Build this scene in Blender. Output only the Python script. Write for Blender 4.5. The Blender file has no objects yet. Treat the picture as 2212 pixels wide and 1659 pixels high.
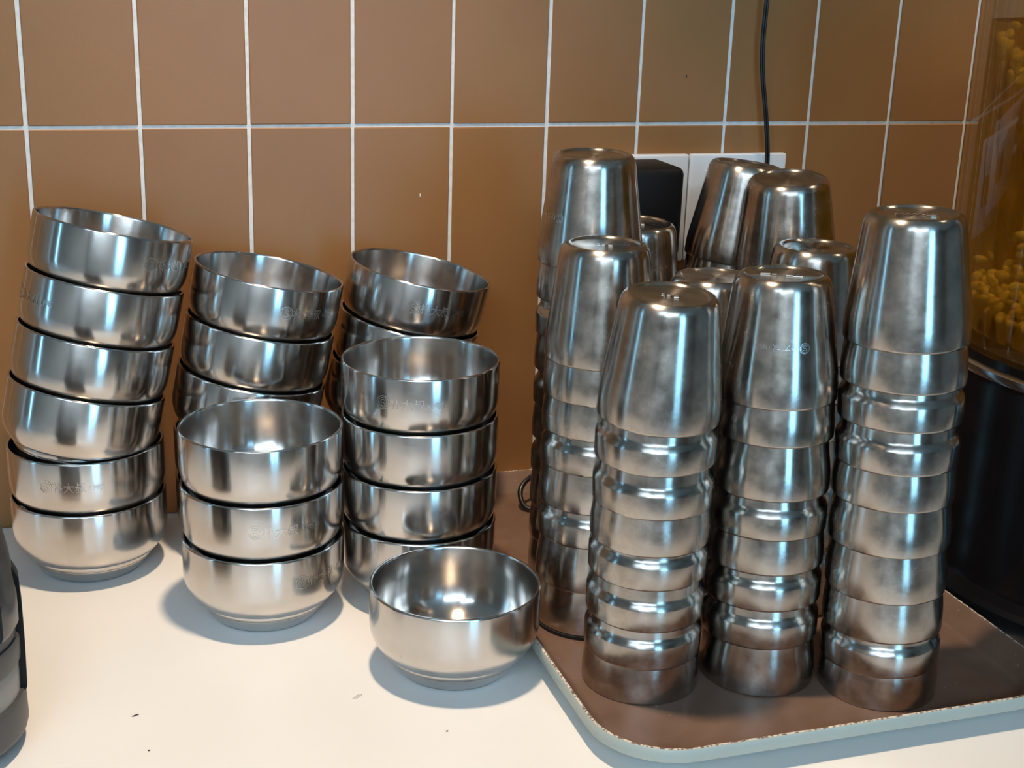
import bpy, bmesh, math, random
from mathutils import Vector, Matrix, Quaternion
random.seed(7)
PI = math.pi
sc = bpy.context.scene
C = sc.collection

# ------------------------------------------------------------------ camera
CAM_H, YAW, PITCH, ROLL, FPX = 0.46407894, 0.32357918, 0.30411919, 0.03384821, 2954.55684
cd = bpy.data.cameras.new('camera')
cam = bpy.data.objects.new('camera', cd); C.objects.link(cam)
fw = Vector((math.sin(YAW)*math.cos(PITCH), math.cos(YAW)*math.cos(PITCH), -math.sin(PITCH)))
rt = Vector((math.cos(YAW), -math.sin(YAW), 0)); up = rt.cross(fw)
r2 = math.cos(ROLL)*rt + math.sin(ROLL)*up
u2 = -math.sin(ROLL)*rt + math.cos(ROLL)*up
cam.matrix_world = Matrix(((r2.x, u2.x, -fw.x, 0), (r2.y, u2.y, -fw.y, 0), (r2.z, u2.z, -fw.z, CAM_H), (0, 0, 0, 1)))
cd.sensor_fit = 'HORIZONTAL'; cd.sensor_width = 36.0
cd.lens = 36.0*FPX/2212.0
cd.clip_start = 0.02
sc.camera = cam

# ------------------------------------------------------------------ world, lamps, exposure
w = bpy.data.worlds.new('sky'); sc.world = w; w.use_nodes = True
bg = w.node_tree.nodes['Background']
bg.inputs['Color'].default_value = (0.27, 0.66, 1.0, 1)
bg.inputs['Strength'].default_value = 9.0
sc.view_settings.view_transform = 'Standard'
sc.view_settings.look = 'None'
sc.view_settings.exposure = 0.0
sc.view_settings.gamma = 1.0
sc.view_settings.use_curve_mapping = False
sc.cycles.transparent_max_bounces = 24

def add_light(name, kind, loc, target, energy, color, **kw):
    l = bpy.data.lights.new(name, kind); l.energy = energy; l.color = color
    for k, v in kw.items(): setattr(l, k, v)
    o = bpy.data.objects.new(name, l); C.objects.link(o); o.location = loc
    d = Vector(target) - Vector(loc)
    o.rotation_euler = d.to_track_quat('-Z', 'Y').to_euler()
    return o
# row of warm downlights over the counter
LAMPS = [(0.17, 0.78, 1.12, 44), (1.02, 0.84, 1.12, 28)]
for lx, ly, lz, e in LAMPS:
    add_light('downlight_bulb', 'SPOT', (lx, ly, lz), (lx, ly, 0), e, (1.0, 0.76, 0.53), shadow_soft_size=0.03, spot_size=math.radians(78), spot_blend=0.9)
# added cool fill lights for wall and counter, unseen behind and left of camera
FILL_PANELS = [((-1.5, -1.5, 1.83), 1.2, 0.6, 26), ((-1.2, -2.6, 1.83), 1.2, 0.6, 62), ((-0.2, -2.4, 1.83), 1.0, 0.5, 34)]
for pl, sx, sy, e in FILL_PANELS:
    add_light('added_fill_light', 'AREA', pl, (pl[0], pl[1], 0), e, (0.62, 0.82, 1.0), shape='RECTANGLE', size=sx, size_y=sy)

# ------------------------------------------------------------------ helpers
def obj(name, me, mat=None, parent=None, smooth=None):
    if isinstance(me, bmesh.types.BMesh):
        m = bpy.data.meshes.new(name); me.to_mesh(m); me.free(); me = m
    if mat is not None and not me.materials: me.materials.append(mat)
    if smooth is not None:
        me.shade_smooth(); me.set_sharp_from_angle(angle=math.radians(smooth))
    o = bpy.data.objects.new(name, me); C.objects.link(o)
    if parent is not None: o.parent = parent
    return o
def empty(name, loc=(0, 0, 0)):
    o = bpy.data.objects.new(name, None); C.objects.link(o); o.location = loc
    o.empty_display_size = 0.02
    return o
def tag(o, label, cat, group=None, kind=None):
    o['label'] = label; o['category'] = cat
    if group: o['group'] = group
    if kind: o['kind'] = kind
    return o
def struct(o, label=None):
    o['kind'] = 'structure'
    if label: o['label'] = label
    return o
def box(bm, x0, x1, y0, y1, z0, z1, bevel=0, seg=2):
    r = bmesh.ops.create_cube(bm, size=1)
    for v in r['verts']:
        v.co = Vector((x0+(v.co.x+.5)*(x1-x0), y0+(v.co.y+.5)*(y1-y0), z0+(v.co.z+.5)*(z1-z0)))
    if bevel:
        es = set()
        for v in r['verts']: es.update(v.link_edges)
        bmesh.ops.bevel(bm, geom=list(es), offset=bevel, segments=seg, affect='EDGES', profile=0.5)
def boxmesh(*a, **k):
    bm = bmesh.new(); box(bm, *a, **k); return bm
def lathe(prof, seg=96):
    bm = bmesh.new(); rings = []
    for r, z in prof:
        if r < 1e-6: rings.append([bm.verts.new((0, 0, z))])
        else: rings.append([bm.verts.new((r*math.cos(2*PI*i/seg), r*math.sin(2*PI*i/seg), z)) for i in range(seg)])
    for a, b in zip(rings[:-1], rings[1:]):
        for i in range(seg):
            j = (i+1) % seg
            if len(a) == 1: f = (a[0], b[j], b[i])
            elif len(b) == 1: f = (a[i], a[j], b[0])
            else: f = (a[i], a[j], b[j], b[i])
            try: bm.faces.new(f)
            except ValueError: pass
    bmesh.ops.recalc_face_normals(bm, faces=bm.faces)
    return bm
def tube(bm, pts, r, seg=8, cap=True):
    pts = [Vector(p) for p in pts]; rings = []
    t0 = (pts[1]-pts[0]).normalized()
    n = t0.orthogonal().normalized()
    for i, p in enumerate(pts):
        t = (pts[min(i+1, len(pts)-1)]-pts[max(i-1, 0)]).normalized()
        n = (n - t*n.dot(t)).normalized(); b = t.cross(n)
        rr = r[i] if isinstance(r, (list, tuple)) else r
        rings.append([bm.verts.new(p+rr*(math.cos(2*PI*k/seg)*n+math.sin(2*PI*k/seg)*b)) for k in range(seg)])
    for a, b in zip(rings[:-1], rings[1:]):
        for k in range(seg):
            bm.faces.new((a[k], a[(k+1) % seg], b[(k+1) % seg], b[k]))
    if cap:
        bm.faces.new(rings[0][::-1]); bm.faces.new(rings[-1])
def spline(pts, n=10):
    P = [Vector(p) for p in pts]; P = [P[0]*2-P[1]]+P+[P[-1]*2-P[-2]]; out = []
    for i in range(1, len(P)-2):
        a, b, c, d = P[i-1:i+3]
        for k in range(n):
            t = k/n
            out.append(0.5*((2*b)+(-a+c)*t+(2*a-5*b+4*c-d)*t*t+(-a+3*b-3*c+d)*t**3))
    out.append(P[-2]); return out

# ------------------------------------------------------------------ materials
def principled(name, color=(.5, .5, .5), rough=.5, metal=0.0, **kw):
    m = bpy.data.materials.new(name); m.use_nodes = True
    b = m.node_tree.nodes['Principled BSDF']
    b.inputs['Base Color'].default_value = (*color, 1)
    b.inputs['Roughness'].default_value = rough
    b.inputs['Metallic'].default_value = metal
    for k, v in kw.items(): b.inputs[k].default_value = v
    return m, m.node_tree, b
def N(nt, t, **kw):
    n = nt.nodes.new(t)
    for k, v in kw.items():
        if k in n.inputs: n.inputs[k].default_value = v
        else: setattr(n, k, v)
    return n
def ramp(nt, fac, stops):
    r = nt.nodes.new('ShaderNodeValToRGB')
    e = r.color_ramp.elements
    while len(e) < len(stops): e.new(.5)
    for s, (p, c) in zip(e, stops): s.position = p; s.color = (*c, 1)
    nt.links.new(fac, r.inputs['Fac']); return r.outputs['Color']
def objcoord(nt, scale=(1, 1, 1), rnd=False):
    tc = nt.nodes.new('ShaderNodeTexCoord'); mp = nt.nodes.new('ShaderNodeMapping')
    mp.inputs['Scale'].default_value = scale
    nt.links.new(tc.outputs['Object'], mp.inputs['Vector'])
    if rnd:
        oi = nt.nodes.new('ShaderNodeObjectInfo'); ml = N(nt, 'ShaderNodeMath', operation='MULTIPLY'); ml.inputs[1].default_value = 37.0
        nt.links.new(oi.outputs['Random'], ml.inputs[0]); nt.links.new(ml.outputs[0], mp.inputs['Location'])
    return mp.outputs['Vector']
def steel(name, lo, hi, r0, r1, aniso, blot, bands, dent=.05):
    m, nt, b = principled(name, hi, r0, 1.0)
    v = objcoord(nt, (1, 1, 1), True)
    n1 = N(nt, 'ShaderNodeTexNoise', Scale=blot, Detail=5.0, Roughness=.65); nt.links.new(v, n1.inputs['Vector'])
    nt.links.new(ramp(nt, n1.outputs['Fac'], [(.34, lo), (.62, hi)]), b.inputs['Base Color'])
    vb = objcoord(nt, (6, 6, 900), True)                         # lathe-turned brushing running round the wall
    n2 = N(nt, 'ShaderNodeTexNoise', Scale=1.0, Detail=3.0); nt.links.new(vb, n2.inputs['Vector'])
    mr = N(nt, 'ShaderNodeMapRange'); mr.inputs['To Min'].default_value = r0; mr.inputs['To Max'].default_value = r1
    mx = N(nt, 'ShaderNodeMath', operation='ADD'); mh = N(nt, 'ShaderNodeMath', operation='MULTIPLY'); mh.inputs[1].default_value = .5
    nt.links.new(n1.outputs['Fac'], mx.inputs[0]); nt.links.new(n2.outputs['Fac'], mx.inputs[1]); nt.links.new(mx.outputs[0], mh.inputs[0])
    mr.inputs['From Min'].default_value = .3; mr.inputs['From Max'].default_value = .7
    nt.links.new(n1.outputs['Fac'], mr.inputs['Value']); nt.links.new(mr.outputs['Result'], b.inputs['Roughness'])
    bp = N(nt, 'ShaderNodeBump', Strength=bands, Distance=.0004); nt.links.new(n2.outputs['Fac'], bp.inputs['Height'])
    n3 = N(nt, 'ShaderNodeTexNoise', Scale=35.0, Detail=2.0); nt.links.new(v, n3.inputs['Vector'])
    bp2 = N(nt, 'ShaderNodeBump', Strength=dent, Distance=.002); nt.links.new(n3.outputs['Fac'], bp2.inputs['Height'])
    nt.links.new(bp.outputs['Normal'], bp2.inputs['Normal']); nt.links.new(bp2.outputs['Normal'], b.inputs['Normal'])
    tg = N(nt, 'ShaderNodeTangent', direction_type='RADIAL', axis='Z'); nt.links.new(tg.outputs[0], b.inputs['Tangent'])
    b.inputs['Anisotropic'].default_value = aniso; b.inputs['Anisotropic Rotation'].default_value = .25
    return m
M = {}
M['bowl'] = steel('brushed_steel', (.56, .53, .50), (.66, .63, .60), .14, .23, .85, 22, .012)
M['cup'] = steel('worn_steel', (.36, .325, .29), (.53, .485, .44), .17, .29, .8, 60, .004, .035)
M['mark'] = principled('etched_mark', (.66, .63, .60), .30, 1.0)[0]
M['stamp'] = principled('raised_stamp', (.72, .66, .58), .28, 1.0)[0]

m, nt, b = principled('caramel_tile', (.36, .165, .066), .36); b.inputs['IOR'].default_value = 1.45
v = objcoord(nt, (1, 1, 1), True)
n1 = N(nt, 'ShaderNodeTexNoise', Scale=9.0, Detail=4.0); nt.links.new(v, n1.inputs['Vector'])
nt.links.new(ramp(nt, n1.outputs['Fac'], [(.3, (.305, .140, .048)), (.7, (.332, .158, .056))]), b.inputs['Base Color'])
n2 = N(nt, 'ShaderNodeTexNoise', Scale=420.0, Detail=2.0); nt.links.new(v, n2.inputs['Vector'])
bp = N(nt, 'ShaderNodeBump', Strength=.05, Distance=.001); nt.links.new(n2.outputs['Fac'], bp.inputs['Height']); nt.links.new(bp.outputs[0], b.inputs['Normal'])
M['tile'] = m
m, nt, b = principled('white_grout', (.80, .79, .77), .8)
v = objcoord(nt); n1 = N(nt, 'ShaderNodeTexNoise', Scale=160.0, Detail=3.0); nt.links.new(v, n1.inputs['Vector'])
nt.links.new(ramp(nt, n1.outputs['Fac'], [(.3, (.70, .69, .67)), (.6, (.82, .81, .79))]), b.inputs['Base Color'])
M['grout'] = m
m, nt, b = principled('white_counter', (.84, .83, .81), .38)
v = objcoord(nt); n1 = N(nt, 'ShaderNodeTexNoise', Scale=5.0, Detail=5.0); nt.links.new(v, n1.inputs['Vector'])
nt.links.new(ramp(nt, n1.outputs['Fac'], [(.35, (.815, .805, .785)), (.65, (.85, .84, .82))]), b.inputs['Base Color'])
M['counter'] = m
m, nt, b = principled('brown_tray_mat', (.14, .075, .045), .45)
v = objcoord(nt)
n1 = N(nt, 'ShaderNodeTexNoise', Scale=26.0, Detail=6.0, Roughness=.7); nt.links.new(v, n1.inputs['Vector'])
c1 = ramp(nt, n1.outputs['Fac'], [(.3, (.135, .078, .053)), (.7, (.190, .118, .084))])
n2 = N(nt, 'ShaderNodeTexNoise', Scale=330.0, Detail=2.0); nt.links.new(v, n2.inputs['Vector'])
c2 = ramp(nt, n2.outputs['Fac'], [(.70, (0, 0, 0)), (.76, (1, 1, 1))])
n4 = N(nt, 'ShaderNodeTexNoise', Scale=14.0, Detail=3.0); nt.links.new(v, n4.inputs['Vector'])
c4 = ramp(nt, n4.outputs['Fac'], [(.45, (0, 0, 0)), (.62, (1, 1, 1))])
mm = N(nt, 'ShaderNodeMix', data_type='RGBA', blend_type='MULTIPLY'); mm.inputs[0].default_value = 1
nt.links.new(c2, mm.inputs[6]); nt.links.new(c4, mm.inputs[7])
mx = N(nt, 'ShaderNodeMix', data_type='RGBA'); mx.inputs[7].default_value = (.42, .33, .26, 1)
nt.links.new(mm.outputs[2], mx.inputs[0]); nt.links.new(c1, mx.inputs[6]); nt.links.new(mx.outputs[2], b.inputs['Base Color'])
rr = ramp(nt, n1.outputs['Fac'], [(.3, (.34,)*3), (.7, (.55,)*3)]); nt.links.new(rr, b.inputs['Roughness'])
M['traymat'] = m
M['traybody'] = principled('grey_green_plastic', (.40, .44, .40), .5)[0]
m, nt, b = principled('chipped_tray_edge', (.6, .55, .47), .7)
v = objcoord(nt); n1 = N(nt, 'ShaderNodeTexNoise', Scale=420.0, Detail=3.0); nt.links.new(v, n1.inputs['Vector'])
nt.links.new(ramp(nt, n1.outputs['Fac'], [(.42, (.16, .09, .055)), (.55, (.66, .60, .50))]), b.inputs['Base Color'])
M['trayedge'] = m
M['plate'] = principled('white_plastic', (.78, .79, .80), .3)[0]
M['black'] = principled('black_plastic', (.005, .005, .006), .5, 0, **{'Specular IOR Level': .25})[0]
M['cable'] = principled('black_rubber', (.010, .010, .011), .35)[0]
M['disc'] = principled('matte_black', (.008, .008, .008), .8)[0]
M['slot'] = principled('socket_slot', (.02, .02, .02), .7)[0]
M['gloss'] = principled('gloss_black', (.004, .004, .005), .22)[0]
M['chrome'] = principled('chrome_trim', (.75, .75, .76), .18, 1.0)[0]
M['device'] = principled('charcoal_plastic', (.030, .030, .031), .45)[0]
M['devgrey'] = principled('grey_plastic', (.070, .068, .066), .45)[0]
M['silver'] = principled('silver_paint', (.30, .295, .285), .5, .5)[0]
M['smoke'] = principled('smoked_plastic', (.03, .03, .03), .25)[0]
def clear_mat(name, tint, ior, cloud=0.0, cloudcol=(1, 1, 1)):
    m = bpy.data.materials.new(name); m.use_nodes = True; nt = m.node_tree; nt.nodes.clear()
    out = nt.nodes.new('ShaderNodeOutputMaterial')
    t = N(nt, 'ShaderNodeBsdfTransparent'); t.inputs['Color'].default_value = (*tint, 1); sh = t.outputs[0]
    if cloud:
        tl = N(nt, 'ShaderNodeBsdfTranslucent'); tl.inputs['Color'].default_value = (*cloudcol, 1)
        mx = nt.nodes.new('ShaderNodeMixShader'); mx.inputs[0].default_value = cloud
        nt.links.new(sh, mx.inputs[1]); nt.links.new(tl.outputs[0], mx.inputs[2]); sh = mx.outputs[0]
    g = N(nt, 'ShaderNodeBsdfGlossy'); g.inputs['Roughness'].default_value = .02
    lw = N(nt, 'ShaderNodeLayerWeight'); lw.inputs['Blend'].default_value = .5
    pw = N(nt, 'ShaderNodeMath', operation='POWER'); pw.inputs[1].default_value = 4.5; nt.links.new(lw.outputs['Facing'], pw.inputs[0])
    f = N(nt, 'ShaderNodeMapRange'); f.inputs['To Min'].default_value = ior; f.inputs['To Max'].default_value = min(1.0, ior*14); nt.links.new(pw.outputs[0], f.inputs['Value'])
    mx = nt.nodes.new('ShaderNodeMixShader'); nt.links.new(f.outputs[0], mx.inputs[0]); nt.links.new(sh, mx.inputs[1]); nt.links.new(g.outputs[0], mx.inputs[2])
    nt.links.new(mx.outputs[0], out.inputs['Surface']); return m
M['glass'] = clear_mat('clear_glass', (.95, .96, .94), .035)
M['liquor'] = clear_mat('cloudy_amber_liquor', (.70, .52, .19), .002, .30, (.64, .42, .08))
m, nt, b = principled('pale_kernel', (.62, .46, .22), .6); b.inputs['Subsurface Weight'].default_value = 0
v = objcoord(nt); n1 = N(nt, 'ShaderNodeTexNoise', Scale=70.0); nt.links.new(v, n1.inputs['Vector'])
nt.links.new(ramp(nt, n1.outputs['Fac'], [(.35, (.55, .40, .18)), (.65, (.86, .74, .46))]), b.inputs['Base Color'])
M['kernel'] = m
M['wall'] = principled('painted_wall', (.34, .31, .28), .8)[0]
M['ceil'] = principled('ceiling_paint', (.60, .59, .57), .9)[0]
m, nt, b = principled('floor_tiles', (.22, .20, .18), .45)
v = objcoord(nt); br = N(nt, 'ShaderNodeTexBrick', Scale=1.6); nt.links.new(v, br.inputs['Vector']); br.offset = 0
br.inputs['Color1'].default_value = (.20, .18, .165, 1); br.inputs['Color2'].default_value = (.23, .21, .19, 1); br.inputs['Mortar'].default_value = (.12, .11, .10, 1)
br.inputs['Mortar Size'].default_value = .008; nt.links.new(br.outputs['Color'], b.inputs['Base Color'])
M['floor'] = m
M['frame'] = principled('window_frame_dark', (.06, .06, .065), .5)[0]
M['crumb'] = principled('dark_crumb', (.05, .035, .025), .8)[0]
M['smear'] = principled('dried_smear', (.60, .56, .52), .5)[0]
M['cabinet'] = principled('cabinet_board', (.12, .09, .07), .5)[0]
M['lampwhite'] = principled('lamp_housing', (.75, .74, .72), .5)[0]

# ------------------------------------------------------------------ room shell
WY = 1.1173                     # face of the tiled wall
X0, X1, Y0, ZF, ZC = -3.0, 3.2, -3.2, -0.9, 1.85
struct(obj('floor', boxmesh(X0, X1, Y0, WY+.1, ZF-.1, ZF), M['floor']))
struct(obj('ceiling', boxmesh(X0, X1, Y0, WY+.1, ZC, ZC+.1), M['ceil']))
struct(obj('wall_right', boxmesh(X1, X1+.1, Y0, WY+.1, ZF, ZC), M['wall']))
# left wall with one slim window, front wall (behind the camera) with shop windows
def wall_with_openings(name, axis, at0, at1, a0, a1, opens):
    bm = bmesh.new()
    def put(u0, u1, z0, z1):
        if axis == 'x': box(bm, at0, at1, u0, u1, z0, z1)
        else: box(bm, u0, u1, at0, at1, z0, z1)
    cur = a0
    for (u0, u1, z0, z1) in sorted(opens):
        put(cur, u0, ZF, ZC); put(u0, u1, ZF, z0); put(u0, u1, z1, ZC); cur = u1
    put(cur, a1, ZF, ZC)
    return struct(obj(name, bm, M['wall']))
LEFT_OPEN = [(0.42, 0.60, -0.55, 1.5)]
FRONT_OPEN = [(.42, 1.22, -.55, 1.75)]
wall_with_openings('wall_left', 'x', X0-.1, X0, Y0, WY+.1, LEFT_OPEN)
wall_with_openings('wall_front', 'y', Y0-.1, Y0, X0, X1, FRONT_OPEN)
def window(n, axis, at, u0, u1, z0, z1, mull=True):
    bm = bmesh.new(); t = .045
    def put(a0, a1, c0, c1):
        if axis == 'x': box(bm, at-.06, at-.01, a0, a1, c0, c1)
        else: box(bm, a0, a1, at-.06, at-.01, c0, c1)
    put(u0, u0+t, z0, z1); put(u1-t, u1, z0, z1); put(u0, u1, z0, z0+t); put(u0, u1, z1-t, z1)
    if mull: put((u0+u1)/2-.015, (u0+u1)/2+.015, z0, z1)
    struct(obj('window_%d' % n, bm, M['frame']))
    l = bpy.data.lights.new('daylight_portal', 'AREA'); l.shape = 'RECTANGLE'; l.size = u1-u0; l.size_y = z1-z0; l.cycles.is_portal = True
    o = bpy.data.objects.new('daylight_portal', l); C.objects.link(o)
    if axis == 'x':
        o.location = (at-.08, (u0+u1)/2, (z0+z1)/2); o.rotation_euler = (PI/2, 0, -PI/2)
    else:
        o.location = ((u0+u1)/2, at-.08, (z0+z1)/2); o.rotation_euler = (PI/2, 0, PI)
    return o
window(1, 'x', X0, *LEFT_OPEN[0], mull=False)
window(2, 'y', Y0, *FRONT_OPEN[0])

# tiled back wall: grout bed with each tile proud of it
wb = struct(obj('wall_back', boxmesh(X0, X1, WY+.0006, WY+.1, ZF, ZC), M['grout']))
TX, TW, TZ, TH, GR = -0.0237246, 0.0843486, 0.3258626, 0.3290, 0.0031
bm = boxmesh(-TW/2+GR/2, TW/2-GR/2, 0, .004, -TH/2+GR/2, TH/2-GR/2, bevel=.0006, seg=1)
tile_me = bpy.data.meshes.new('tile'); bm.to_mesh(tile_me); bm.free(); tile_me.materials.append(M['tile'])
for row in range(-1, 3):
    for k in range(-14, 22):
        o = bpy.data.objects.new('tile', tile_me); C.objects.link(o); o.parent = wb
        o.location = (TX+(k+.5)*TW+random.uniform(-.0002, .0002), WY-.0006+random.uniform(-.00015, .00015), TZ+(row+.5)*TH+random.uniform(-.0003, .0003))
bm = bmesh.new(); box(bm, X0, X1, WY-.002, WY+.001, TZ+3*TH, ZC); struct(obj('trim_1', bm, M['ceil']))
# small marks on the tiles
bm = bmesh.new(); bmesh.ops.create_uvsphere(bm, u_segments=8, v_segments=6, radius=.0010, matrix=Matrix.Translation((.526, WY-.0008, .3671)) @ Matrix.Diagonal((.8, .3, 1.3, 1)))
obj('dark_speck', bm, M['crumb'], wb)
bm = bmesh.new(); bmesh.ops.create_uvsphere(bm, u_segments=8, v_segments=6, radius=.0010, matrix=Matrix.Translation((.2869, WY-.0008, .2677)) @ Matrix.Diagonal((.5, .3, 1.6, 1)))
obj('white_fleck', bm, M['grout'], wb)

# ------------------------------------------------------------------ counter
ct = empty('counter', (0.3, .8, -.9)); tag(ct, 'white counter running along the tiled wall under everything', 'counter')
bm = boxmesh(-1.6, 2.1, .44, WY-.003, -.04, 0, bevel=.004, seg=3); o = obj('worktop', bm, M['counter'], ct); o.location = (-.3, -.8, .9)
bm = boxmesh(-1.58, 2.08, .50, WY-.003, -.9, -.04); o = obj('cabinet_front', bm, M['cabinet'], ct); o.location = (-.3, -.8, .9)

# frames round the added fill lights, and the downlight housings
for pl, sx, sy, e in FILL_PANELS:
    bm = bmesh.new(); t = .03
    for a in ((-sx/2-t, sx/2+t, -sy/2-t, -sy/2), (-sx/2-t, sx/2+t, sy/2, sy/2+t), (-sx/2-t, -sx/2, -sy/2, sy/2), (sx/2, sx/2+t, -sy/2, sy/2)):
        box(bm, a[0], a[1], a[2], a[3], 0, .02)
    o = obj('added_fill_frame', bm, M['lampwhite']); o.location = (pl[0], pl[1], ZC-.02)
    tag(o, 'white frame around an added cool fill light, out of view', 'lamp', 'added cool fill lights')
for (lx, ly, lz, e), lab in zip(LAMPS, ('white downlight hanging above the bowls and the tray', 'white downlight hanging above the amber jar')):
    o = obj('downlight_housing', lathe([(.030, .08), (.050, .08), (.058, 0), (.066, -.004), (.066, .0), (.060, .09), (.030, .09)], 32), M['lampwhite'], smooth=40)
    o.location = (lx, ly, lz+.02)
    bm = bmesh.new(); tube(bm, [(0, 0, .09), (0, 0, ZC-lz-.02)], .006); obj('stem', bm, M['lampwhite'], o)
    tag(o, lab, 'lamp')

# ------------------------------------------------------------------ engraved marks
def text_mesh(body, size, xscale=1.0):
    cu = bpy.data.curves.new('t', 'FONT'); cu.body = body; cu.size = size; cu.align_x = 'CENTER'; cu.resolution_u = 3
    cu.offset = size*.012
    to = bpy.data.objects.new('t', cu); C.objects.link(to)
    dg = bpy.context.evaluated_depsgraph_get()
    me = bpy.data.meshes.new_from_object(to.evaluated_get(dg))
    bpy.data.objects.remove(to); bpy.data.curves.remove(cu)
    return [Vector((v.co.x*xscale, v.co.y, 0)) for v in me.vertices], [tuple(p.vertices) for p in me.polygons], me
def ring_geo(r0, r1, n=28):
    v = []; f = []
    for i in range(n):
        a = 2*PI*i/n; v += [Vector((r0*math.cos(a), r0*math.sin(a), 0)), Vector((r1*math.cos(a), r1*math.sin(a), 0))]
    for i in range(n):
        j = (i+1) % n; f.append((2*i, 2*i+1, 2*j+1, 2*j))
    return v, f
def ribbon(pts, wd):
    v = []; f = []; P = [Vector(p) for p in pts]
    for i, p in enumerate(P):
        t = (P[min(i+1, len(P)-1)]-P[max(i-1, 0)]).normalized(); n = Vector((-t.y, t.x, 0))
        v += [p+n*wd/2, p-n*wd/2]
    for i in range(len(P)-1): f.append((2*i, 2*i+1, 2*i+3, 2*i+2))
    return v, f
def logo_geo(h):
    """ring emblem, three characters, small trailing lettering; centred on the middle character, letter height h"""
    V = []; F = []
    def add(v, f, dx=0, dy=0):
        b0 = len(V); V.extend(p+Vector((dx, dy, 0)) for p in v); F.extend(tuple(i+b0 for i in q) for q in f)
    e = -2.35*h
    add(*ring_geo(.58*h, .68*h), e, 0); add(*ring_geo(.44*h, .49*h), e, 0)
    s = [(.22*h*math.cos(a)*.9, .12*h+.16*h*math.sin(a), 0) for a in [x*.35 for x in range(1, 14)]]
    add(*ribbon(s, .08*h), e, 0)
    s = [(.22*h*math.cos(a)*.9, -.18*h+.16*h*math.sin(a), 0) for a in [PI+x*.35 for x in range(1, 14)]]
    add(*ribbon(s, .08*h), e, 0)
    for k, ch in enumerate('朴大叔'):
        v, f, me = text_mesh(ch, h*1.12); bpy.data.meshes.remove(me)
        if v:
            cx = (min(p.x for p in v)+max(p.x for p in v))/2; cy = (min(p.y for p in v)+max(p.y for p in v))/2
            add(v, f, (k-1)*1.12*h-cx, -cy)
    for k, ch in enumerate('i拌饭'):
        v, f, me = text_mesh(ch, h*.62); bpy.data.meshes.remove(me)
        if v:
            cx = (min(p.x for p in v)+max(p.x for p in v))/2; cy = (min(p.y for p in v)+max(p.y for p in v))/2
            add(v, f, 2.0*h+k*.56*h-cx, -.05*h-cy)
    return V, F
LOGO = logo_geo(1.0)
def wrap_logo(parent, rfun, zc, h, ang, flip=False, name='etched_mark'):
    """lay the mark on the wall of a turned vessel; ang = direction (world, about local z) of its centre"""
    V, F = LOGO; vs = []
    for p in V:
        x, y = p.x*h, p.y*h
        if flip: x, y = -x, -y
        z = zc+y; r = rfun(z)+.00018
        a = ang+x/r
        vs.append((r*math.cos(a), r*math.sin(a), z))
    me = bpy.data.meshes.new(name); me.from_pydata(vs, [], F); me.update()
    o = obj(name, me, M['mark'], parent); o['label'] = 'faint etched emblem and lettering'
    return o
def facing(x, y):                      # world angle of the wall point that faces the camera
    return math.atan2(-y, -x)

# ------------------------------------------------------------------ bowls
BR, BH, BP = .0575, .0624, .0408
BOWL = [(0, .004), (.0300, .004), (.0315, .0003), (.0330, 0), (.0355, 0), (.0372, .0008), (.0405, .0048), (.0432, .0085), (.0445, .0105), (.0446, .0112), (.0440, .0116), (.0440, .0121),
        (.0460, .0127), (.0466, .0140), (.0465, .0160), (.0469, .0164), (.0492, .0167), (.0500, .0172), (.0512, .0186), (.0528, .0207), (.0543, .0232), (.0559, .0266), (.0570, .0306), (.0575, .0350),
        (.0575, .0610), (.0573, .0618), (.0568, .0623), (.0562, .0624), (.0556, .0622), (.0552, .0616), (.0550, .0606), (.0546, .0450), (.0537, .0340), (.0512, .0250), (.0465, .0180),
        (.0390, .0130), (.0280, .0102), (.0140, .0092), (0, .0090)]
bm = lathe(BOWL, 112); bowl_me = bpy.data.meshes.new('steel_bowl'); bm.to_mesh(bowl_me); bm.free()
bowl_me.materials.append(M['bowl']); bowl_me.shade_smooth(); bowl_me.set_sharp_from_angle(angle=math.radians(32))
def axis_quat(ax, spin=0.0):
    return Vector((0, 0, 1)).rotation_difference(Vector(ax).normalized()) @ Quaternion((0, 0, 1), spin)
def bowl(foot, ax, label, group, mark=None):
    o = bpy.data.objects.new('steel_bowl', bowl_me); C.objects.link(o)
    o.rotation_mode = 'QUATERNION'; o.location = foot; o.rotation_quaternion = axis_quat(ax)
    tag(o, label, 'bowl', group)
    if mark is not None:
        wrap_logo(o, lambda z: BR, mark[1] if len(mark) > 1 else .0445, .0075, facing(foot[0], foot[1])+math.radians(mark[0]))
    return o
def bowl_stack(group, base, n_up, labels, tilted=None, marks={}):
    """upright bowls from the counter up, then tilted = (top rim centre, axis, count) nested above them"""
    total = n_up+(tilted[2] if tilted else 0); li = 0
    if tilted:
        top, ax, n = tilted; u = Vector(ax).normalized()
        for i in range(n):
            bowl(tuple(Vector(top)-u*(BP*i+BH)), ax, labels[li], group, marks.get(li)); li += 1
    for i in range(n_up-1, -1, -1):
        bowl((base[0], base[1], BP*i), (0, 0, 1), labels[li], group, marks.get(li)); li += 1
ORD = ['topmost', 'second', 'third', 'fourth', 'fifth', 'sixth', 'seventh', 'eighth', 'ninth', 'tenth', 'eleventh']
bowl_stack('steel bowls in the tall leaning stack at the left', (.0047, 1.0278), 2,
    ['tilted topmost steel bowl of the tall leftmost stack', 'tilted second bowl from the top of the leftmost stack', 'tilted third bowl from the top of the leftmost stack',
     'tilted fourth bowl of the leftmost stack, tipping out of the bowl below', 'upright fifth bowl of the leftmost stack, just under the tipping bowls', 'lowest bowl of the leftmost stack, standing on the counter'],
    ((.0348, 1.031, .267), (.2193, .0529, 1), 4), {0: (45,), 1: (-62,), 4: (-14,)})
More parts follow.
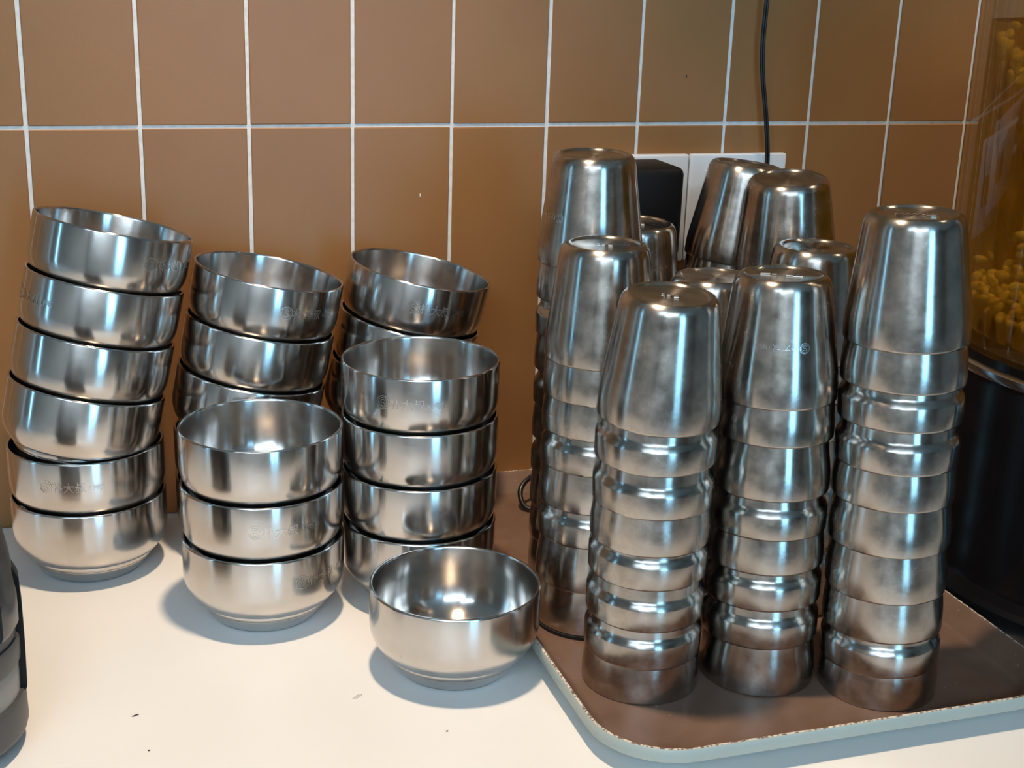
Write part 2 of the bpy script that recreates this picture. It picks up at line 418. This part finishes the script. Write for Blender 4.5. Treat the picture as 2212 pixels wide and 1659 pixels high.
bowl_stack('steel bowls in the leaning stack behind the stack of three', (.128, 1.037), 2,
    ['tilted topmost bowl of the leaning stack behind the three-bowl stack', 'tilted second bowl down in the leaning stack behind the three-bowl stack', 'tilted third bowl down, half hidden behind the three-bowl stack',
     'fourth bowl down, shaded behind the three-bowl stack', 'lowest bowl hidden behind the three-bowl stack'],
    ((.1472, 1.033, .2269), (.1887, -.016, 1), 3), {0: (32,)})
bowl_stack('steel bowls in the leaning stack by the wall behind the stack of four', (.262, 1.0445), 2,
    ['tilted topmost bowl against the wall behind the four-bowl stack', 'tilted second bowl peeping out behind the four-bowl stack', 'tilted third bowl hidden behind the four-bowl stack',
     'fourth bowl down hidden behind the four-bowl stack', 'lowest bowl by the wall hidden behind the four-bowl stack'],
    ((.2691, 1.0418, .2215), (.1928, -.0492, 1), 3), {0: (15,)})
bowl_stack('steel bowls in the upright stack of three', (.122, .9159), 3,
    ['top bowl of the upright three-bowl stack, open and empty', 'middle bowl of the upright three-bowl stack', 'bottom bowl of the three-bowl stack, its stepped foot on the counter'], None, {1: (12,), 2: (44,)})
bowl_stack('steel bowls in the upright stack of four', (.2384, .9198), 4,
    ['top bowl of the four-bowl stack with etched emblem on its side', 'second bowl down in the upright four-bowl stack', 'third bowl down in the upright four-bowl stack', 'bottom bowl of the four-bowl stack, behind the single bowl'], None, {0: (-9,)})
o = bowl((.2338, .8025, 0), (0, 0, 1), 'single steel bowl standing alone on the counter in front', None)

# ------------------------------------------------------------------ tray
tr = empty('serving_tray', (.447, .842, 0)); tag(tr, 'brown serving tray with chipped pale edge under the cup stacks', 'tray')
TXa, TXb, TYa, TYb, TRr = .2845, .6105, .6315, 1.092, .052
def rrect(inset, z, n=10):
    x0, x1, y0, y1, r = TXa+inset, TXb-inset, TYa+inset, TYb-inset, max(TRr-inset, .004)
    pts = []
    for cx, cy, a0 in ((x1-r, y0+r, -PI/2), (x1-r, y1-r, 0), (x0+r, y1-r, PI/2), (x0+r, y0+r, PI)):
        for k in range(n+1):
            a = a0+PI/2*k/n; pts.append((cx+r*math.cos(a)-.447, cy+r*math.sin(a)-.842, z))
    return pts
def loft(loops, fill_first=False, fill_last=False):
    bm = bmesh.new(); R = [[bm.verts.new(p) for p in l] for l in loops]
    for a, b in zip(R[:-1], R[1:]):
        n = len(a)
        for i in range(n): bm.faces.new((a[i], a[(i+1) % n], b[(i+1) % n], b[i]))
    if fill_first: bm.faces.new(R[0][::-1])
    if fill_last: bm.faces.new(R[-1])
    return bm
obj('tray_body', loft([rrect(.020, .0), rrect(.019, .0010), rrect(.0065, .0105), rrect(.0008, .0122), rrect(0, .0135), rrect(.0003, .0200), rrect(.0010, .0210)], fill_first=True), M['traybody'], tr, smooth=40)
obj('chipped_edge', loft([rrect(.0010, .0210), rrect(.0016, .0212), rrect(.0026, .0211)]), M['trayedge'], tr, smooth=40)['label'] = 'pale chipped edge'
obj('brown_mat', loft([rrect(.0026, .0211), rrect(.0050, .0196), rrect(.0135, .0068), rrect(.0160, .0052), rrect(.019, .0050)], fill_last=True), M['traymat'], tr, smooth=30)['label'] = 'scuffed brown surface'
TZ0 = .0050

# ------------------------------------------------------------------ cups (upside down, nested)
CR, CHt = .0386, .0785
CUP_A = [(.0374, .0), (.0380, -.0000), (.0384, .0004), (.0386, .0014), (.0386, .0095), (.0384, .0130), (.0378, .0190), (.0312, .0685), (.0306, .0722), (.0296, .0755), (.0278, .0777), (.0262, .0785),
         (.0244, .0785), (.0236, .0780), (.0228, .0772), (.0222, .0770), (0, .0768)]
CUP_B = [(.0374, .0), (.0380, -.0000), (.0384, .0004), (.0386, .0014), (.0386, .0148), (.0383, .0158), (.0366, .0186), (.0357, .0196), (.0354, .0212), (.0312, .0685), (.0306, .0722), (.0296, .0755), (.0278, .0777), (.0262, .0785),
         (.0244, .0785), (.0236, .0780), (.0228, .0772), (.0222, .0770), (0, .0768)]
def inner(p, t=.0011):
    q = [(max(r-t, 0), z) for r, z in p if z > .003 and z < .0745 and r > .029]
    return [(0, .0745), (.026, .0745)]+q[::-1]+[(.0374, .0)]
cup_me = {}
for key, prof in (('A', CUP_A), ('B', CUP_B)):
    bm = lathe(inner(prof)+prof[1:], 96)
    me = bpy.data.meshes.new('steel_cup'); bm.to_mesh(me); bm.free(); me.materials.append(M['cup'])
    me.shade_smooth(); me.set_sharp_from_angle(angle=math.radians(34)); cup_me[key] = me
def cup_r(z):
    for (r0, z0), (r1, z1) in zip(CUP_A[3:], CUP_A[4:]):
        if z0 <= z <= z1 and z1 > z0: return r0+(r1-r0)*(z-z0)/(z1-z0)
    return CR
STACKS = []
def cup_stack(desc, group, base, z0, top, zs, kinds, top_ax, hidden_from=99, mark=None, stamp=None):
    """zs: rim heights from the top cup down; kinds: A plain tapered, B with a collar near the rim"""
    b = Vector((base[0], base[1], z0)); t = Vector(top); dirn = (t-b)/(t.z-b.z) if t.z > b.z+1e-6 else Vector((0, 0, 1))
    for i, (z, k) in enumerate(zip(zs, kinds)):
        p = b+dirn*(z-z0); ax = Vector(top_ax) if i == 0 else dirn
        if i == len(zs)-1: ax = Vector((0, 0, 1))
        o = bpy.data.objects.new('steel_cup', cup_me[k]); C.objects.link(o)
        o.rotation_mode = 'QUATERNION'; o.location = p; o.rotation_quaternion = axis_quat(ax)
        look = ('upturned steel cup at the top of' if i == 0 else ('lowest upturned cup of' if i == len(zs)-1 else '%s cup from the top%s in' % (ORD[i], ', collared,' if k == 'B' else '')))
        tag(o, '%s the %s' % (look, desc), 'cup', group)
        if i == 0 and mark: wrap_logo(o, cup_r, mark[1], .0050, facing(p.x, p.y)+math.radians(mark[0]), flip=True)
        if i == 0 and stamp: stamp_on(o, stamp, p)
def stamp_on(o, kind, p):
    """raised maker's scribble on the upturned base"""
    a0 = facing(p.x, p.y)+PI/2; ca, sa = math.cos(a0), math.sin(a0)
    strokes = []
    if kind == 'script':
        strokes = [([(-.013+i*.0011, .0018*math.sin(i*1.9)+(-.0022+i*.00016), 0) for i in range(24)], .0007), ([(-.012, .003, 0), (-.009, .0042, 0), (-.0065, .0030, 0), (-.0105, .0010, 0), (-.012, -.001, 0)], .0008)]
    elif kind == 'short':
        strokes = [([(-.002, .0030, 0), (-.0045, .0030, 0), (-.0046, .0008, 0), (-.0022, .0004, 0), (-.0022, -.0018, 0), (-.0046, -.0020, 0)], .0008),
                   ([(.0022, .0012, 0), (.0004, .0014, 0), (-.0004, 0, 0), (.0004, -.0018, 0), (.0024, -.0016, 0)], .0008), ([(.0040, .003, 0), (.0040, -.0018, 0), (.0056, -.0020, 0)], .0008)]
    else:
        strokes = [([(-.012, .002, 0), (-.006, .002, 0)], .0012), ([(-.006, .0005, 0), (-.002, .0004, 0)], .0012), ([(.004, -.0016, 0), (.007, -.0017, 0)], .0011), ([(.008, -.003, 0), (.014, -.003, 0)], .0012)]
    V = []; F = []
    for pts, wd in strokes:
        v, f = ribbon(pts, wd); b0 = len(V)
        V += [(-(q.x*ca-q.y*sa), -(q.x*sa+q.y*ca), .0774) for q in v]; F += [tuple(i+b0 for i in g) for g in f]
    me = bpy.data.meshes.new('base_stamp'); me.from_pydata(V, [], F); me.update()
    s = obj('base_stamp', me, M['stamp'], o)
    md = s.modifiers.new('thick', 'SOLIDIFY'); md.thickness = .0005; md.offset = 0
    s['label'] = 'raised maker stamp'
def even(z1, z0, n): return [z1+(z0-z1)*i/(n-1) for i in range(n)]
cup_stack('front left stack at the tray corner', 'cups of the front left stack', (.3473, .7468), TZ0, (.3445, .7390, .1935), [.1935, .1667, .1377, .1123, .0889, .0594, .0323, TZ0], 'ABBABBBA', (.012, -.066, 1), stamp='short')
cup_stack('middle front stack', 'cups of the middle front stack', (.4284, .7358), TZ0, (.4268, .7400, .2010), [.2010, .1765, .1406, .1142, .0903, .0652, .0383, TZ0], 'AAABABBA', (-.022, .022, 1), mark=(8, .039), stamp='dash')
cup_stack('right front stack beside the jar', 'cups of the right front stack', (.4992, .6984), TZ0, (.4925, .7020, .2452), [.2452, .2189, .1946, .1666, .1426, .1120, .0800, .0527, .0285, TZ0], 'AABBAAAABA', (-.045, .006, 1), stamp='script')
cup_stack('left stack behind the front left one', 'cups of the stack behind the front left one', (.3441, .8371), .0080, (.3441, .8371, .2034), [.2034, .1777, .1530, .1278, .0998, .0745, .0408, .0080], 'AAABABAA', (-.010, 0, 1), stamp='short')
cup_stack('tall back left stack', 'cups of the tall back left stack', (.3690, .9250), TZ0, (.3670, .9243, .2508), even(.2508, TZ0, 10), 'AABABABAAA', (-.016, -.026, 1), mark=(-58, .036))
cup_stack('short stack under the adapter', 'cups of the short stack by the wall', (.4364, 1.0), TZ0, (.4364, 1.0, .1850), even(.1850, TZ0, 8), 'AABABAAA', (-.006, -.05, 1), stamp='short')
cup_stack('leaning stack at the right socket', 'cups of the leaning stack at the socket', (.5150, 1.0), TZ0, (.5225, 1.0, .2304), even(.2304, TZ0, 9), 'AABABABAA', (.10, -.012, 1))
cup_stack('back right stack below the hanging cord', 'cups of the back right stack', (.5285, .9130), TZ0, (.5225, .9090, .2345), even(.2345, TZ0, 9), 'ABAABABAA', (-.10, -.08, 1), mark=(24, .018))
cup_stack('inner stack behind the right front one', 'cups of the inner right stack', (.5002, .8300), TZ0, (.5002, .8300, .1979), even(.1979, TZ0, 8), 'ABAABABA', (0, 0, 1))
cup_stack('low inner stack behind the middle one', 'cups of the low inner stack', (.4238, .8300), TZ0, (.4238, .8300, .1795), even(.1795, TZ0, 7), 'ABAABAA', (.003, .018, 1))
o = obj('black_disc', lathe([(0, 0), (.0375, 0), (.0388, .0006), (.0390, .0026), (.0384, .0030), (0, .0030)], 64), M['disc'], smooth=40)  # thin flat black disc between the tray and the lowest cup
o.location = (.3441, .8371, TZ0); tag(o, 'thin black round pad under the cup stack behind the lone bowl', 'disc')

# ------------------------------------------------------------------ wall sockets, adapter, cords
def socket(x0, x1, z0, z1, label):
    r = empty('socket_plate', ((x0+x1)/2, WY, (z0+z1)/2)); tag(r, label, 'socket', 'wall socket plates')
    cx, cz = (x0+x1)/2, (z0+z1)/2
    pl = obj('cover_plate', boxmesh(x0-cx, x1-cx, -.0085, -.0006, z0-cz, z1-cz, bevel=.0022, seg=3), M['plate'], r, smooth=40)
    obj('inset_face', boxmesh(-.034, .034, -.0092, -.0080, -.034, .034, bevel=.0006, seg=1), M['plate'], r)
    for dx, dz, wx, hz in ((-.009, -.016, .0016, .009), (.009, -.016, .0016, .009), (0, -.004, .0016, .008), (-.006, .017, .006, .0016), (.006, .017, .006, .0016)):
        obj('slot', boxmesh(dx-wx/2, dx+wx/2, -.00945, -.0088, dz-hz/2, dz+hz/2), M['slot'], r)
    return r
socket(.4370, .5310, .2035, .3002, 'white wall socket plate holding the black adapter')
socket(.5325, .6280, .2035, .3002, 'white wall socket plate right of the adapter, behind leaning cup')
ad = empty('power_adapter', (.47, WY-.0095, .26)); tag(ad, 'chunky black power adapter plugged into the left socket plate', 'adapter')
bm = boxmesh(-.033, .0305, -.058, -.0004, -.040, .0375, bevel=.006, seg=3)
obj('housing', bm, M['black'], ad, smooth=35)
obj('mating_plate', boxmesh(-.028, .026, -.0008, .0002, -.035, .033), M['black'], ad)
bm = bmesh.new(); tube(bm, [(0, -.03, -.040), (0, -.03, -.052)], [.0045, .0028], 12); obj('strain_relief', bm, M['cable'], ad)
pts = spline([(.47, WY-.0395, .209), (.468, 1.082, .15), (.455, 1.078, .08), (.425, 1.072, .045), (.392, 1.062, .033), (.3690, 1.052, .0262), (.3610, 1.044, .0180), (.3640, 1.034, .0085), (.382, 1.028, .0078), (.405, 1.030, .0075), (.425, 1.044, .0215), (.45, 1.075, .0045), (.55, 1.085, .003), (.66, 1.09, .003), (.9, 1.08, .003)], 8)
bm = bmesh.new(); tube(bm, pts, .0023, 8)
tag(obj('adapter_cable', bm, M['cable'], smooth=60), 'thin black cable looping onto the tray behind the left cup stacks', 'cable')
P = [(.598, 1.104, 1.849), (.598, 1.104, 1.15), (.5975, 1.104, .60), (.5925, 1.1055, .4340), (.5932, 1.1055, .3805), (.6025, 1.1055, .3262), (.6065, 1.1055, .2860), (.596, 1.104, .262), (.584, 1.100, .25)]
pts = spline(P, 10)
cord = empty('hanging_cord', (.598, 1.104, .25)); tag(cord, 'black twin-strand cord hanging down the tiles into the right socket', 'cord')
for s in (-1, 1):
    bm = bmesh.new(); tube(bm, [Vector(p)+Vector((s*.00105-.598, -1.104, -.25)) for p in pts], .00120, 8)
    obj('strand', bm, M['cable'], cord, smooth=60)
obj('plug', boxmesh(-.0290, .0010, -.0240, .0040, -.013, .013, bevel=.004, seg=2), M['black'], cord, smooth=40)

# ------------------------------------------------------------------ large glass jar on black base
JX, JY, JR = .8206, .7980, .19
jar = empty('drink_jar', (JX, JY, 0)); tag(jar, 'big glass jar of amber liquor on a black base at right', 'jar')
obj('base', lathe([(0, 0), (.204, 0), (.206, .003), (.206, .020), (.203, .024), (.191, .026), (.190, .03), (.190, .176), (.188, .181), (.1865, .183), (.1850, .1945), (.170, .1955), (0, .1955)], 128), M['gloss'], jar, smooth=35)
obj('trim_ring', lathe([(.1885, .1805), (.1915, .1815), (.1925, .1845), (.1920, .1875), (.1900, .1888), (.1870, .1890), (.1870, .1805), (.1885, .1805)], 128), M['chrome'], jar, smooth=35)
obj('glass', lathe([(0, .1958), (.178, .1958), (.1845, .1985), (.1860, .204), (.1860, .62), (.1800, .62), (.1800, .208), (.1780, .2045), (0, .2040)], 128), M['glass'], jar, smooth=35)
obj('liquor', lathe([(0, .2046), (.1772, .2050), (.1794, .2086), (.1794, .4290), (.1780, .4285), (0, .4280)], 128), M['liquor'], jar, smooth=35)
obj('lid', lathe([(0, .615), (.1795, .615), (.1795, .621), (.189, .621), (.191, .626), (.191, .650), (.186, .656), (.03, .660), (.03, .675), (.026, .682), (0, .683)], 96), M['glass'], jar, smooth=35)
def kernels(name, label, n, sampler):
    ib = bmesh.new(); bmesh.ops.create_icosphere(ib, subdivisions=2, radius=1); ib.verts.ensure_lookup_table()
    IV = [v.co.copy() for v in ib.verts]; IF = [tuple(v.index for v in f.verts) for f in ib.faces]; ib.free()
    V = []; F = []
    for _ in range(n):
        p = sampler(); s = random.uniform(.0036, .0056)
        q = Quaternion((random.gauss(0, 1), random.gauss(0, 1), random.gauss(0, 1), random.gauss(0, 1))); q.normalize()
        mt = Matrix.Translation(p) @ q.to_matrix().to_4x4() @ Matrix.Diagonal((s*1.25, s*.85, s*.65, 1)); b0 = len(V)
        V += [tuple(mt @ v) for v in IV]; F += [tuple(k+b0 for k in f) for f in IF]
    bm = bpy.data.meshes.new(name); bm.from_pydata(V, [], F); bm.update()
    o = obj(name, bm, M['kernel'], smooth=180); o.location = (JX, JY, 0)
    tag(o, label, 'kernels', None, 'stuff'); return o
def up_s():
    while True:
        a = random.uniform(0, 2*PI); r = .174*math.sqrt(random.uniform(.45, 1)); z = random.uniform(.372, .424)
        if z > .372+.022*math.sin(a*3): return Vector((r*math.cos(a), r*math.sin(a), z))
def low_s():
    a = random.uniform(0, 2*PI); r = .174*math.sqrt(random.uniform(.3, 1))
    return Vector((r*math.cos(a), r*math.sin(a), .2125+abs(random.gauss(0, .022))*(1 if r < .15 else .8)))
kernels('floating_kernels', 'pale kernels floating at the top of the amber liquor', 700, up_s)
kernels('sunken_kernels', 'pale kernels settled at the bottom of the amber jar', 800, low_s)

# ------------------------------------------------------------------ black appliance at the left edge
dv = empty('countertop_appliance', (-.0985, .785, 0)); tag(dv, 'black and grey rounded appliance cut off by the left edge', 'appliance')
obj('foot_ring', lathe([(0, 0), (.046, 0), (.048, .002), (.048, .010), (0, .010)], 80), M['black'], dv, smooth=35)
obj('lower_band', lathe([(0, .009), (0.0562, .009), (0.0581, .011), (0.0589, .014), (0.0585, .031), (0.0574, .0335), (0, .034)], 96), M['devgrey'], dv, smooth=35)
obj('silver_panel', lathe([(0, .033), (0.0553, .033), (0.0556, .035), (0.0559, .054), (0.0551, .056), (0, .056)], 96), M['silver'], dv, smooth=35)
obj('collar', lathe([(0, .055), (0.0566, .055), (0.0574, .0565), (0.0576, .069), (0.0566, .071), (0, .071)], 96), M['devgrey'], dv, smooth=35)
obj('upper_body', lathe([(0, .070), (0.0551, .070), (0.0559, .072), (0.0572, .090), (0.0566, .106), (0.0551, .121), (0.0524, .136), (0.0479, .150), (0.0410, .161), (0.0304, .169), (.0200, .173), (0, .174)], 96), M['device'], dv, smooth=35)
def strap(name, mat, a0, a1, r0, prof):
    bm = bmesh.new(); n = 8; rings = []
    for z, dr in prof:
        rings.append([bm.verts.new(((r0+dr)*math.cos(a0+(a1-a0)*k/n), (r0+dr)*math.sin(a0+(a1-a0)*k/n), z)) for k in range(n+1)] +
                     [bm.verts.new(((r0-.004)*math.cos(a1+(a0-a1)*k/n), (r0-.004)*math.sin(a1+(a0-a1)*k/n), z)) for k in range(n+1)])
    for a, b in zip(rings[:-1], rings[1:]):
        L = len(a)
        for k in range(L): bm.faces.new((a[k], a[(k+1) % L], b[(k+1) % L], b[k]))
    bm.faces.new(rings[0][::-1]); bm.faces.new(rings[-1])
    bmesh.ops.recalc_face_normals(bm, faces=bm.faces)
    return obj(name, bm, mat, dv, smooth=35)
strap('latch', M['black'], -.05, .38, .0755*.76, [(.030, .000), (.034, .0020), (.060, .0026), (.090, .0026), (.106, .0018), (.112, -.0010)])
strap('clip_window', M['smoke'], -.55, -.16, .0745*.76, [(.078, .0005), (.082, .0022), (.100, .0022), (.118, -.0006), (.126, -.0030)])

# ------------------------------------------------------------------ crumbs and a dried smear on the counter
def crumb(loc, l, wd, rz, label, mat=M['crumb'], h=.0007):
    bm = bmesh.new(); bmesh.ops.create_icosphere(bm, subdivisions=2, radius=1)
    for v in bm.verts:
        v.co = Vector((v.co.x*l, v.co.y*wd+.25*wd*math.sin(v.co.x*3), (v.co.z+.9)*h*.5))
    o = obj('crumb', bm, mat, smooth=180); o.location = loc; o.rotation_euler = (0, 0, rz); tag(o, label, 'crumb')
crumb((.0227, .7895, 0), .0026, .0006, .35, 'dark sliver of food on the counter below the three-bowl stack')
crumb((.0281, .7469, 0), .0008, .0006, 0, 'tiny dark speck near the lower left counter edge')
crumb((.2070, .7214, 0), .0008, .0005, 0, 'tiny dark speck in front of the single bowl')
crumb((.1616, .7766, 0), .0042, .0016, .5, 'faint dried smear on the counter left of the single bowl', M['smear'], .00025)
